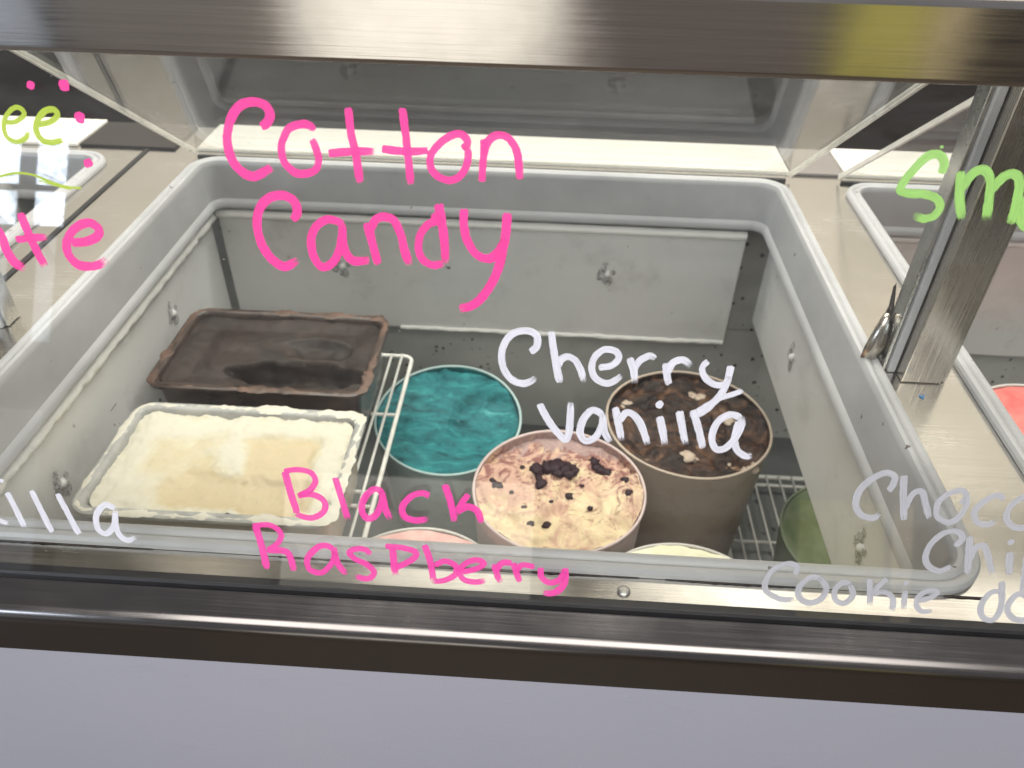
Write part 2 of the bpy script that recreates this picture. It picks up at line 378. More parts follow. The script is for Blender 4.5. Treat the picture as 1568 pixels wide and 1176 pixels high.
bead(rp, (0.4445, -0.01, -0.0735), (0.4445, 0.725, -0.0735), 0.003, M['frost'], 12, 0.3)
bead(bp2, (0.56, 0.7355, -0.0745), (1.4, 0.7355, -0.0745), 0.006, M['frost'], 15, 0.1)
bead(bp, (-0.15, 0.7345, -0.283), (0.405, 0.7345, -0.283), 0.004, M['frost'], 21, 0.7)
sp_mark = box('scratch_mark', -0.4399, -0.4394, 0.336, 0.351, -0.158, -0.1575, M['black'], lp)

# front edge: black lip, steel nose, apron, white body
extrude_x('glass_channel', [(-0.0225, 0.0005), (-0.0235, 0.0035), (-0.0300, 0.0035), (-0.0315, 0.0015), (-0.0315, -0.004), (-0.0225, -0.004)], -1.5, 1.5, M['black'], cab)
nose = [(-0.0318, -0.0035), (-0.0478, -0.0092)]
for i in range(17):
    a = math.radians(108 + 72*(i+0.5)/16.5); nose.append((-0.04347 + 0.014*math.cos(a), -0.02251 + 0.014*math.sin(a)))
nose += [(-0.0575, -0.058), (-0.0560, -0.0605), (-0.0540, -0.0605), (-0.0515, -0.030), (-0.0318, -0.014)]
extrude_x('edge_trim', nose, -1.5, 1.5, M['trim'], cab, smooth=True)
box('front_panel', -1.5, 1.5, -0.0545, -0.0465, -0.90, -0.0612, M['white_paint'], cab)
# screw on the deck strip
bm = bmesh.new(); bmesh.ops.create_uvsphere(bm, u_segments=20, v_segments=10, radius=0.0052)
for v in bm.verts: v.co.z = max(v.co.z*0.55, 0)
bmesh.ops.translate(bm, verts=bm.verts[:], vec=(0.1675, -0.0135, 0.0004)); bm_obj('screw', bm, M['bolt'], cab, smooth=True)
# grime along the front rim
def grime(x0, x1, seed):
    pts = []; n = max(6, int((x1-x0)/0.004)); vs = []; fs = []
    for i in range(n+1):
        x = x0+(x1-x0)*i/n; wd = 0.0012*abs(math.sin(math.pi*i/n))*(0.5+abs(noise.noise(Vector((x*120, seed, 0))))*1.8)
        vs += [(x, 0.0006, 0.0009), (x, -0.0004-wd, 0.0009)]
    for i in range(n): fs.append((2*i, 2*i+1, 2*i+3, 2*i+2))
    mesh_obj('grime_line', vs, fs, M['grime'], cab)
M['grime'] = plain('brown_grime', (0.045, 0.028, 0.02), 0.7, 0.5, 60)
grime(0.20, 0.30, 1); grime(0.41, 0.4405, 5); grime(-0.46, -0.2, 9); grime(-0.1, 0.18, 14)

# top rail (box beam), its lit tube, posts
RYF = 0.094
extrude_x('top_rail', [(RYF, 0.3490), (RYF-0.0005, 0.3880), (RYF+0.003, 0.3915), (0.300, 0.3935), (0.330, 0.386), (0.330, 0.352), (RYF+0.0065, 0.352), (RYF+0.0065, 0.3460), (RYF+0.0030, 0.3460), (RYF+0.0008, 0.3468)], -1.5, 1.5, M['rail'], cab, smooth=True)
def emis(name, col, s):
    t = NT(name); t.n.remove(t.b); e = t.n.new('ShaderNodeEmission'); e.inputs[0].default_value = col; e.inputs[1].default_value = s
    t.link(e.outputs[0], t.out.inputs[0]); return t.m
for x0, x1, e in ((-0.11, 0.12, 2.2), (0.225, 1.0, 3.4)):
    box('light_diffuser', x0, x1, 0.232, 0.288, 0.3445, 0.3515, emis('lit_diffuser', (1.0, 0.93, 0.80, 1), e), cab, 0.001)
def post(x0, x1):
    p = box('support_post', x0, x1, 0.267, 0.318, 0.0005, 0.351, M['post'], cab, 0.0012)
    return p
for xx in (0.4645, -0.5345):
    pr = post(xx, xx+0.040)
    s = -1 if xx > 0 else 1
    xe = xx-0.0012 if xx > 0 else xx+0.0412
    # angled glazing strip that stands beside the post
    box('glazing_strip', min(xe, xe+s*0.008), max(xe, xe+s*0.008), 0.283, 0.312, 0.0008, 0.350, M['rim'], pr, 0.001)
    box('glazing_edge', min(xe+s*0.0085, xe+s*0.0125), max(xe+s*0.0085, xe+s*0.0125), 0.287, 0.309, 0.0008, 0.350, M['bolt'], pr, 0.0008)
    box('post_flange', xx+0.0402 if xx > 0 else xx-0.0062, xx+0.0462 if xx > 0 else xx-0.0002, 0.2705, 0.316, 0.0008, 0.350, M['post'], pr, 0.0012)
    # spring clip of bent steel: a curled leaf and a pointed tab behind it
    if xx > 0:
        vs, fs = [], []; rows = [(0.0, 0.004, 0.000), (0.006, 0.010, -0.004), (0.020, 0.0115, -0.005), (0.034, 0.010, -0.003), (0.044, 0.0075, 0.0), (0.052, 0.0045, 0.004), (0.056, 0.002, 0.007)]
        for z, hw, dy in rows:
            cx_ = 0.4390 + z*0.12
            for k in (-1, -0.4, 0.4, 1): vs.append((cx_+k*hw, 0.297+dy+0.0045*k*k, 0.002+z))
        for i in range(len(rows)-1):
            for k in range(3): fs.append((4*i+k, 4*i+k+1, 4*i+k+5, 4*i+k+4))
        ob = mesh_obj('spring_clip', vs, fs, M['post'], pr, smooth=True); md = ob.modifiers.new('t', 'SOLIDIFY'); md.thickness = 0.001
        vs = [(0.4440, 0.312, 0.030), (0.4535, 0.310, 0.034), (0.4535, 0.312, 0.058), (0.4475, 0.314, 0.088), (0.4455, 0.314, 0.084), (0.4475, 0.313, 0.062)]
        ob = mesh_obj('spring_clip', vs, [(0, 1, 2, 3, 4, 5)], M['trim'], pr); md = ob.modifiers.new('t', 'SOLIDIFY'); md.thickness = 0.001
# blue paint flecks on the divider
M['blue_fleck'] = plain('blue_fleck', (0.02, 0.22, 0.55), 0.5)
bm = bmesh.new()
for fx, fy, r in ((0.4765, 0.2455, 0.0016), (0.4795, 0.2445, 0.0011), (0.4775, 0.2425, 0.0013), (0.4805, 0.2475, 0.0008)):
    bmesh.ops.create_circle(bm, cap_ends=True, segments=9, radius=r, matrix=Matrix.Translation((fx, fy, 0.0006)) @ Matrix.Rotation(fx*900, 4, 'Z') @ Matrix.Diagonal((1.3, 0.8, 1, 1)))
bm_obj('paint_fleck', bm, M['blue_fleck'], cab)

# lids of clear glass, propped open towards the rail
LA = math.radians(35.5)
def lid(x0, x1, name='open_lid'):
    L = 0.545; th = 0.006
    bm = bmesh.new(); bmesh.ops.create_cube(bm, size=1)
    for v in bm.verts: v.co = Vector(((x0+x1)/2+v.co.x*(x1-x0), -L/2 + v.co.y*L, th/2+v.co.z*th))
    bmesh.ops.bevel(bm, geom=bm.edges[:], offset=0.0015, segments=2, affect='EDGES')
    R_ = Matrix.Translation((0, 0.7665, 0.004)) @ Matrix.Rotation(-LA, 4, 'X')
    bmesh.ops.transform(bm, matrix=R_, verts=bm.verts[:])
    o = bm_obj(name, bm, M['lidglass'], cab)
    for xs in (x0-0.0045, x1+0.0005):
        bm = bmesh.new(); bmesh.ops.create_cube(bm, size=1)
        for v in bm.verts: v.co = Vector((xs+0.002+v.co.x*0.004, -L/2+v.co.y*L*0.99, 0.003+v.co.z*0.007))
        bmesh.ops.transform(bm, matrix=R_, verts=bm.verts[:]); bm_obj('lid_edge', bm, M['pale_edge'], o)
    return o
lid(-0.456, 0.456); lid(0.535, 1.43)

# sloping glass
GP0 = Vector((0, -0.0275, 0.0005)); GP1 = Vector((0, 0.0977, 0.3445))
gd = (GP1-GP0).normalized(); gn = Vector((0, -gd.z, gd.y)); TH = 0.005
P0 = GP0; Q0 = GP1 + gd*0.005
prof = [P0 + gn*TH/2, Q0 + gn*TH/2, Q0 - gn*TH/2, P0 - gn*TH/2]
glass = extrude_x('glass_guard', [(p.y, p.z) for p in prof], -1.5, 1.5, M['glass'], cab)
GO = GP0 + gn*(TH/2)
def on_glass(u, v, off=0.0):
    d = RX*((u-784)/FPX) + RD*((v-588)/FPX) + RF
    o = GO + gn*off; s = (o-CAM).dot(gn)/d.dot(gn); return CAM + d*s, s
def catmull(P, step=2.2):
    if len(P) < 3:
        (a, b), (c, d) = P[0], P[-1]; n = max(2, int(math.hypot(c-a, d-b)/step)); return [(a+(c-a)*i/n, b+(d-b)*i/n) for i in range(n+1)]
    out = []; Q = [P[0]] + list(P) + [P[-1]]
    for i in range(1, len(Q)-2):
        p0, p1, p2, p3 = Q[i-1], Q[i], Q[i+1], Q[i+2]; n = max(2, int(math.hypot(p2[0]-p1[0], p2[1]-p1[1])/step))
        for k in range(n):
            t = k/n
            out.append(tuple(0.5*((2*p1[a]) + (-p0[a]+p2[a])*t + (2*p0[a]-5*p1[a]+4*p2[a]-p3[a])*t*t + (-p0[a]+3*p1[a]-3*p2[a]+p3[a])*t**3) for a in (0, 1)))
    out.append(P[-1]); return out
stroke_no = [0]
def stroke(bm, P, wpx):
    uvl = bm.loops.layers.uv.verify(); dl = bm.verts.layers.float.get('dry') or bm.verts.layers.float.new('dry')
    stroke_no[0] += 1; sd = stroke_no[0]*3.7
    base = 0.00004 + 0.00003*(sd % 5)
    if len(P) == 1:   # dot
        c, s = on_glass(*P[0]); r = wpx/2*s/FPX; vs = []; ft = []
        for i in range(16):
            a = 2*math.pi*i/16; rr = r*(1+0.28*noise.noise(Vector((math.cos(a)*1.7+sd, math.sin(a)*1.7, 0))))
            e = Vector((1, 0, 0))*math.cos(a)*rr + gd*math.sin(a)*rr
            ft.append(bm.verts.new(c + e + gn*(base+0.00005))); vs.append(bm.verts.new(c + e*1.02 + gn*0.00002))
        bm.faces.new(ft)
        for i in range(16): bm.faces.new((vs[i], vs[(i+1) % 16], ft[(i+1) % 16], ft[i]))
        return
    pts = catmull(P); W = [on_glass(*p) for p in pts]; n = len(W); rows = []; NC = 6
    dry0, dry1 = random.uniform(0.0, 0.35), random.uniform(0.25, 0.95)
    for i in range(n):
        c, s = W[i]; t = W[min(i+1, n-1)][0] - W[max(i-1, 0)][0]; t.normalize(); nn = gn.cross(t).normalized()
        hw = wpx/2*s/FPX*(1.02 + 0.13*noise.noise(Vector((i*0.08, sd, 0))))
        k = min(i, n-1-i)*2.2/(wpx/2)                       # ends: half rounded, half ragged
        end = math.sqrt(max(0.0, 1-(1-min(k, 1))**2))
        hw *= 0.62 + 0.38*end if k < 1 else 1
        row = []
        dr = max(dry0*max(0, 1-i*2.2/(wpx*0.8)), dry1*max(0, 1-(n-1-i)*2.2/(wpx*1.1)))
        for j in range(NC+1):
            f = -1+2*j/NC; jit = 1+0.10*noise.noise(Vector((i*0.45, sd, 9*f))) if abs(f) > 0.9 else 1
            rag = 0.0
            if i in (0, n-1): rag = wpx*0.10*s/FPX*noise.noise(Vector((j*1.7, sd, i)))*2
            v = bm.verts.new(c + nn*hw*f*jit + t*rag + gn*(base+0.00004+0.0000012*i))
            v[dl] = min(1.0, dr + (0.35 if abs(f) > 0.9 else 0)); row.append(v)
        L_ = bm.verts.new(row[0].co - gn*(base+0.00004)); R_ = bm.verts.new(row[-1].co - gn*(base+0.00004)); L_[dl] = R_[dl] = 0.3
        rows.append((row, L_, R_))
    def face(vs_, uvs):
        f = bm.faces.new(vs_)
        for lp_, q in zip(f.loops, uvs): lp_[uvl].uv = q
    for i in range(n-1):
        a, b = rows[i], rows[i+1]; u0, u1 = i*2.2/wpx+sd, (i+1)*2.2/wpx+sd
        for j in range(NC): face((a[0][j], a[0][j+1], b[0][j+1], b[0][j]), ((u0, j/NC), (u0, (j+1)/NC), (u1, (j+1)/NC), (u1, j/NC)))
        face((a[1], a[0][0], b[0][0], b[1]), ((u0, 0),)*2+((u1, 0),)*2); face((a[0][-1], a[2], b[2], b[0][-1]), ((u0, 1),)*2+((u1, 1),)*2)
def word(label, mat, strokes):
    bm = bmesh.new()
    for wpx, P in strokes: stroke(bm, P, wpx)
    bm_obj('lettering', bm, mat, glass, label)
word('pink hand-painted word Cotton', M['pink'], [
 (14, [(400,195),(411,185),(413,172),(404,160),(385,156),(366,163),(354,182),(348,208),(352,235),(364,257),(385,270),(402,265),(416,256)]),
 (11.5, [(480,200),(476,193),(463,190),(444,196),(434,212),(431,228),(436,249),(452,264),(468,266),(483,260),(488,244),(483,225),(478,213)]),
 (12.5, [(533,165),(538,206),(545,236),(551,280)]), (12, [(503,235),(538,232),(574,232)]),
 (12.5, [(616,166),(621,204),(625,241),(629,283)]), (12, [(585,228),(621,232),(656,231)]),
 (11.5, [(708,228),(716,220),(713,211),(703,205),(688,209),(671,222),(660,238),(659,254),(668,268),(685,276),(701,272),(713,257),(717,238),(715,222)]),
 (12, [(738,278),(739,258),(741,236),(745,221),(753,211),(763,207),(776,210),(787,222),(793,240),(796,275)]), (11, [(741,213),(740,240)])])
word('pink hand-painted word Candy', M['pink'], [
 (14, [(448,337),(455,326),(450,308),(432,299),(411,304),(397,321),(394,347),(402,376),(418,398),(437,408),(456,398)]),
 (12.5, [(525,346),(517,339),(501,336),(486,345),(477,363),(479,388),(488,405),(498,409),(510,401),(520,382),(525,352),(523,344)]), (13, [(524,348),(527,380),(541,399),(566,398)]),
 (13, [(562,341),(571,375),(579,405)]), (13, [(566,355),(574,338),(587,332),(603,338),(614,360),(619,382),(628,407)]),
 (14, [(671,312),(676,337),(681,376),(682,403)]), (12, [(675,338),(664,340),(653,346),(643,362),(641,382),(648,398),(664,406),(681,402)]), (12, [(662,328),(678,345)]),
 (13, [(711,320),(710,344),(716,369),(730,390),(749,396),(764,385),(773,366)]), (14, [(777,326),(773,366),(762,414),(743,449),(724,467),(703,473)])])
word('white hand-painted word Cherry', M['wht'], [
 (11, [(812,539),(822,530),(821,513),(803,506),(781,514),(769,536),(770,560),(781,579),(799,587),(812,584),(820,577)]),
 (11.5, [(844,508),(849,543),(857,586)]), (11, [(855,562),(858,552),(868,546),(880,551),(889,566),(894,585)]),
 (10.5, [(917,563),(935,560),(947,550),(944,539),(927,535),(912,545),(906,563),(912,579),(929,587),(944,581),(951,574)]),
 (11, [(964,548),(970,566),(972,587)]), (11, [(970,568),(979,553),(994,545),(1004,549)]),
 (11, [(1019,556),(1021,573),(1024,589)]), (11, [(1022,571),(1030,556),(1046,551),(1058,561)]),
 (10.5, [(1084,553),(1075,564),(1081,580),(1096,589),(1109,588),(1117,576)]), (11, [(1119,560),(1114,583),(1104,603),(1085,624),(1071,633),(1055,634)]), (8.5, [(1062,634),(1080,622),(1100,611),(1121,604),(1138,598)])])
word('white hand-painted word vanilla', M['wht'], [
 (11.5, [(826,618),(839,643),(856,665),(866,673),(871,662),(873,639),(874,616)]),
 (11, [(922,637),(916,630),(905,629),(893,643),(888,661),(896,675),(912,669),(922,649),(923,632)]), (11, [(923,637),(926,662),(934,677)]),
 (11, [(942,624),(947,649),(952,675)]), (11, [(948,645),(959,632),(971,636),(982,652),(992,681)]),
 (11.5, [(1010,638),(1015,662),(1018,681)]), (12, [(1009.5,619.5)]),
 (11.5, [(1040,629),(1045,656),(1050,681)]), (11.5, [(1061,628),(1070,659),(1076,686)]),
 (11, [(1135,640),(1118,635),(1099,646),(1090,669),(1096,687),(1111,686),(1127,669),(1136,649),(1134,637)]), (11, [(1132,645),(1125,669),(1128,688),(1140,698),(1151,698)])])
word('pink hand-painted word Black', M['pink2'], [
 (11, [(436,722),(445,754),(455,786)]), (9, [(435,722),(455,719),(475,723),(483,736),(475,750),(456,759)]), (9.5, [(456,759),(478,757),(496,767),(496,783),(477,793),(453,787)]),
 (10, [(513,731),(522,760),(533,796)]),
 (10.5, [(586,756),(580,750),(570,750),(558,763),(554,781),(563,794),(576,788),(585,768),(585,752)]), (11, [(586,757),(590,778),(598,796)]),
 (10.5, [(657,760),(647,755),(630,760),(616,776),(620,791),(638,797),(657,793)]),
 (11, [(681,742),(690,769),(696,799)]), (10, [(717,757),(707,771),(697,790)]), (11, [(700,784),(716,776),(731,783),(737,800)])])
word('pink hand-painted word Raspberry', M['pink2'], [
 (11, [(391,804),(402,840),(409,871)]), (9, [(387,805),(413,804),(429,815),(427,830),(409,842)]), (11, [(409,842),(437,844),(446,857),(450,874)]),
 (9.5, [(510,840),(498,835),(485,839),(471,855),(474,871),(491,877),(507,864),(514,845)]), (10, [(511,838),(516,860),(530,880)]),
 (9.5, [(567,849),(560,842),(547,840),(535,846),(544,856),(563,865),(573,877),(563,886),(543,882)]),
 (11, [(601,838),(603,861),(606,881)]), (9.5, [(590,836),(618,839),(637,846),(631,857),(605,870)]),
 (10, [(650,834),(659,861),(664,891)]), (9.5, [(665,866),(682,859),(698,867),(697,880),(679,889),(661,890)]),
 (9.5, [(707,876),(729,871),(741,863),(729,857),(711,864),(704,877),(712,888),(731,891),(743,888)]),
 (10, [(757,864),(761,880),(767,892)]), (10, [(759,874),(769,862),(784,862)]), (10, [(786,862),(791,878),(796,891)]), (9.5, [(791,874),(800,865),(819,868)]),
 (10, [(828,869),(829,883),(841,892),(856,888),(864,874)]), (10.5, [(865,870),(864,893),(850,907),(832,908)])])
word('shade-greyed white word starting Choco, cut off at the right', M['wht_shade'], [
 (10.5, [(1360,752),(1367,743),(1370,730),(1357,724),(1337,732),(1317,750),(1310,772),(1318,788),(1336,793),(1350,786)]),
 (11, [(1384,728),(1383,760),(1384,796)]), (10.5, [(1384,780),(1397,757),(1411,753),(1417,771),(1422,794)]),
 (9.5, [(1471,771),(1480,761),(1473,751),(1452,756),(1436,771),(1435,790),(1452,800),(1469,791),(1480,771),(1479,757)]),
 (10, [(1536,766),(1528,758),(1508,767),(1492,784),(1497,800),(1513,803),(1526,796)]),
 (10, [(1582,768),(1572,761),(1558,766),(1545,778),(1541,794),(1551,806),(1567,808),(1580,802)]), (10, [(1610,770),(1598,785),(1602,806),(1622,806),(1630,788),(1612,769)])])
word('shade-greyed white word starting Chi, cut off at the right', M['wht_shade'], [
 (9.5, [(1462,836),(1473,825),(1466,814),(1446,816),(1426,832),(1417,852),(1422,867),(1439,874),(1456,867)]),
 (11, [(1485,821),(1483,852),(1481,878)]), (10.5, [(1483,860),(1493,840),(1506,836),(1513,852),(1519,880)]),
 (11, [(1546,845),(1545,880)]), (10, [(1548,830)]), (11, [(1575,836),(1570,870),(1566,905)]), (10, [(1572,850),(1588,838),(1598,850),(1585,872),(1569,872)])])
word('shade-greyed white word Cookie below the rim corner', M['wht_shade'], [
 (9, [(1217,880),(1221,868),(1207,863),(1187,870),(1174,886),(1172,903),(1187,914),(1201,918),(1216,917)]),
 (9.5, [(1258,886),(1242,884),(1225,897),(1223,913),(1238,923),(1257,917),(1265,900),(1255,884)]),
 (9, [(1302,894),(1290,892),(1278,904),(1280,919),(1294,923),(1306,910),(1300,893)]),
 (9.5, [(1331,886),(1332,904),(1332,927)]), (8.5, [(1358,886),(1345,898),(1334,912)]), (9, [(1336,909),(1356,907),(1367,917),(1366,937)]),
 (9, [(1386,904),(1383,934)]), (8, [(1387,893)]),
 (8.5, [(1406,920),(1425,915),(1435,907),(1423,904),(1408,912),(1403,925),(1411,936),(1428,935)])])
word('shade-greyed white letters do, cut off at the right', M['wht_shade'], [
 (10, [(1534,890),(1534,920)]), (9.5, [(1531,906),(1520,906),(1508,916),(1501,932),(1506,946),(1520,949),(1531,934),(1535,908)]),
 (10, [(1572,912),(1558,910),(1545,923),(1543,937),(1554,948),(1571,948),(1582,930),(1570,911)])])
word('pale green letters Sm, cut off at the right', M['green'], [
 (13, [(1441,266),(1446,250),(1438,237),(1423,238),(1405,253),(1387,274),(1378,290),(1390,296),(1413,297),(1434,304),(1439,317),(1430,330),(1414,335),(1399,328)]), (5, [(1442,225)]),
 (14, [(1471,262),(1469,300),(1472,336)]), (14, [(1472,290),(1488,267),(1506,260),(1516,276),(1514,305),(1510,338)]),
 (14, [(1515,296),(1526,281),(1540,269),(1554,267),(1561,280),(1556,312),(1547,343)]), (13, [(1590,300),(1572,305),(1562,325),(1566,345),(1585,352),(1600,335)])])
word('lime letters ee with a lime underline', M['lime'], [
 (7.5, [(9,188),(25,186),(37,176),(33,167),(22,165),(10,177),(6,194),(12,211),(28,217),(41,210),(43,202)]),
 (9, [(58,191),(76,187),(88,177),(83,168),(69,170),(58,184),(56,201),(66,215),(82,218),(99,212)]),
 (3.5, [(-20,275),(0,270),(25,265),(51,268),(76,278),(102,286),(125,288)]), (2.5, [(60,276),(85,284),(110,290)])])
for wd_, pt_ in ((13, (47,130.5)), (17, (98,130.5)), (17, (122.5,180)), (14, (135,249.5))): word('pink painted dot', M['pink'], [(wd_, [pt_])])
word('pink letters ate, cut off at the left', M['pink'], [
 (14, [(-25,330),(0,357),(10,382),(23,402),(39,411)]), (13, [(-5,370),(-20,395),(-40,400)]),
 (13.5, [(31,326),(48,367),(69,408)]), (11, [(25,367),(51,364),(73,363)]),
 (13.5, [(110,372),(132,370),(150,361),(150,349),(135,341),(115,350),(103,368),(105,389),(120,405),(140,408),(155,404),(164,396)])])
word('white letters illa, cut off at the left', M['wht'], [
 (9, [(-18,790),(0,797),(13,801)]), (7, [(2,736)]), (9.5, [(11,754),(26,783),(39,809)]), (9.5, [(48,751),(65,785),(80,815)]), (9.5, [(88,756),(104,786),(121,818)]),
 (9.5, [(176,779),(161,773),(148,788),(150,809),(163,817),(175,804),(177,780)]), (9.5, [(177,785),(177,803),(184,820),(196,827),(210,821)])])

# ================================================================== wire shelf under the pans
shelf = thing('wire_shelf', 'white coated wire shelf carrying the two rectangular pans', 'wire shelf', (-0.28, 0.30, -0.255))
SZ = -0.2555
def wire(parent, pts, r, name='wire', closed=False, seg=8):
    bm = bmesh.new(); off = Vector(parent.location)
    tube(bm, [Vector(p)-off for p in pts], r, seg, closed); return bm_obj(name, bm, M['wire'], parent, smooth=True)
sx0, sx1, sy0, sy1 = -0.436, -0.108, 0.0, 0.612
wire(shelf, [(x, y, SZ) for x, y in rrect((sx0+sx1)/2, (sy0+sy1)/2, (sx1-sx0)/2, (sy1-sy0)/2, 0.014, 5)], 0.0034, 'frame', True)
nw = 20
for i in range(1, nw): x = sx1 - (sx1-sx0)*i/nw; wire(shelf, [(x, sy0, SZ+0.0035), (x, sy1, SZ+0.0035)], 0.0021)
for y in (0.11, 0.29, 0.315, 0.47): wire(shelf, [(sx0, y, SZ-0.0012), (sx1, y, SZ-0.0012)], 0.0026, 'cross_bar')
for y in (0.10, 0.50): wire(shelf, [(sx0+0.001, y, SZ-0.002), (sx0-0.002, y, SZ-0.03), (sx0-0.003, y, SZ-0.30)], 0.003, 'leg')
for y in (0.06,): wire(shelf, [(sx1-0.02, y, SZ-0.002), (sx1-0.02, y, SZ-0.03), (sx1-0.02, y, SZ-0.288)], 0.003, 'leg')
# floor racks
def floor_rack(x0, x1, y0, y1, label, nw):
    z = -0.530; t = thing('floor_rack', label, 'wire rack', ((x0+x1)/2, (y0+y1)/2, -0.55), 'wire racks on the cabinet floor')
    wire(t, [(x, y, z) for x, y in rrect((x0+x1)/2, (y0+y1)/2, (x1-x0)/2, (y1-y0)/2, 0.012, 4)], 0.0045, 'frame', True)
    for i in range(1, nw): x = x0+(x1-x0)*i/nw; wire(t, [(x, y0, z+0.004), (x, y1, z+0.004)], 0.0020)
    for k in (0.2, 0.5, 0.765, 0.97): y = y0+(y1-y0)*k; wire(t, [(x0, y, z-0.001), (x1, y, z-0.001)], 0.0032, 'cross_bar')
    for x in (x0+0.02, x1-0.02):
        for y in (y0+0.03, y1-0.03): wire(t, [(x, y, z), (x, y, -0.5495)], 0.004, 'foot')
floor_rack(0.424, 0.80, 0.0, 0.665, 'wire floor rack in the right corner beside the chocolate tub', 16)
floor_rack(-0.10, 0.418, 0.0, 0.665, 'wire floor rack beneath the round tubs', 22)

# ================================================================== tubs and pans
def ice(name, base, parent, rad, z, hfun, mat, loc, n=56, seg=120):
    vs, fs = [(0, 0, z+hfun(0, 0))], []
    for i in range(1, n+1):
        r = rad*i/n
        for j in range(seg):
            a = 2*math.pi*j/seg; x, y = r*math.cos(a), r*math.sin(a); vs.append((x, y, z + hfun(x, y)))
    for j in range(seg): fs.append((0, 1+j, 1+(j+1) % seg))
    for i in range(1, n):
        for j in range(seg):
            a = 1+(i-1)*seg+j; b = 1+(i-1)*seg+(j+1) % seg; fs.append((a, a+seg, b+seg, b))
    return mesh_obj(name, vs, fs, mat, parent, smooth=True)
def carton_mat(name, col, stain):
    t = NT(name); n = t.noise(12, 5, 0.6); sep = t.n.new('ShaderNodeSeparateXYZ'); t.link(t.tc(), sep.inputs[0])
    c = t.mix(t.g(n, 0.35, 0.7), tuple(x*0.85 for x in col)+(1,), (*col, 1))
    st = t.g(t.noise(30, 5, 0.7), 0.52, 0.66)
    c = t.mix(t.math('MULTIPLY', st, 0.45), c, (*stain, 1))
    t.set(col=c, rough=0.55); t.bump(t.noise(70, 3), 0.2, 0.0005); return t.m
def tub(label, x, y, ztop, dia, mat_c, mat_ice, hfun, fill=0.012, zbot=-0.5255, group='round ice cream tubs'):
    t = thing('ice_cream_tub', label, 'ice cream tub', (x, y, zbot), group)
    h = ztop-zbot; R = dia/2; rb = R*0.86; sd = x*17+y*5
    wob = lambda a, z: R*0.012*noise.noise(Vector((math.cos(a)*1.2+sd, math.sin(a)*1.2, 0)))*(z/h)
    prof = [(0, 0.002), (rb-0.003, 0.002), (rb, 0.0), (rb+0.001, 0.003), (R-0.0045, h*0.80), (R-0.0025, h-0.006)]
    lathe('carton', prof, mat_c, t, 72, wob=wob)
    lathe('inner_wall', [(R-0.0035, h-0.004), (R-0.0062, h-fill-0.03)], mat_ice, t, 72, wob=wob)
    prof = [(R-0.0025, h-0.006)] + [(R-0.0024+0.0021*math.cos(a), h-0.0024+0.0021*math.sin(a)) for a in [math.radians(q) for q in range(-60, 211, 30)]]
    lathe('rolled_rim', prof, M['rimpaper'] if mat_c not in RIMS else RIMS[mat_c], t, 72, wob=wob)
    ice('ice_cream', None, t, R-0.0052, h-fill, hfun, mat_ice, None); return t
V3 = Vector
def fbm(x, y, s, seed, o=4): return noise.fractal(V3((x*s, y*s, seed)), 0.9, 2.1, o)
def ridg(x, y, s, seed):
    w_ = noise.noise_vector(V3((x*s*0.6, y*s*0.6, seed)))*0.6
    return 1-abs(noise.noise(V3((x*s+w_.x*1.4, y*s+w_.y*1.4, seed+3))))*2
def ice_mat(name, stops, scale, rough=0.65, extra=None, bump=0.5, sss=0.0, st=(1, 1, 1)):
    t = NT(name); n = t.noise(scale, 6, 0.62, t.tc(st), 0.8); c = t.ramp(n, stops)
    if extra: c = extra(t, c)
    t.set(col=c, rough=rough, spec=0.3, sss=sss, ssss=0.006, sssr=(1, 0.8, 0.6)); t.bump(t.noise(260, 5, 0.75), bump, 0.0016); return t.m
M['rimpaper'] = plain('tub_rim_paper', (0.62, 0.60, 0.56), 0.5, 0.15, 30)
M['c_blue'] = carton_mat('carton_blue', (0.48, 0.60, 0.58), (0.20, 0.33, 0.32))
M['c_cherry'] = carton_mat('carton_cherry', (0.60, 0.50, 0.47), (0.42, 0.22, 0.22))
M['c_choc'] = carton_mat('carton_choc', (0.42, 0.35, 0.285), (0.26, 0.19, 0.14))
M['c_pink'] = carton_mat('carton_pink', (0.62, 0.52, 0.50), (0.5, 0.3, 0.3))
M['c_green'] = carton_mat('carton_green', (0.24, 0.29, 0.19), (0.18, 0.24, 0.14))
RIMS = {M['c_blue']: plain('rim_blue', (0.42, 0.56, 0.55), 0.5, 0.2, 30), M['c_cherry']: plain('rim_cherry', (0.62, 0.50, 0.48), 0.5, 0.25, 30),
        M['c_green']: M['c_green'], M['c_choc']: plain('rim_choc', (0.50, 0.41, 0.33), 0.5, 0.25, 30)}
M['i_blue'] = ice_mat('blue_ice_cream', [(0.30, (0.005, 0.06, 0.07)), (0.42, (0.012, 0.13, 0.145)), (0.54, (0.018, 0.175, 0.19)), (0.64, (0.030, 0.24, 0.245)), (0.75, (0.10, 0.40, 0.39))], 34, bump=1.0, sss=0.0, st=(0.7, 1.9, 1))
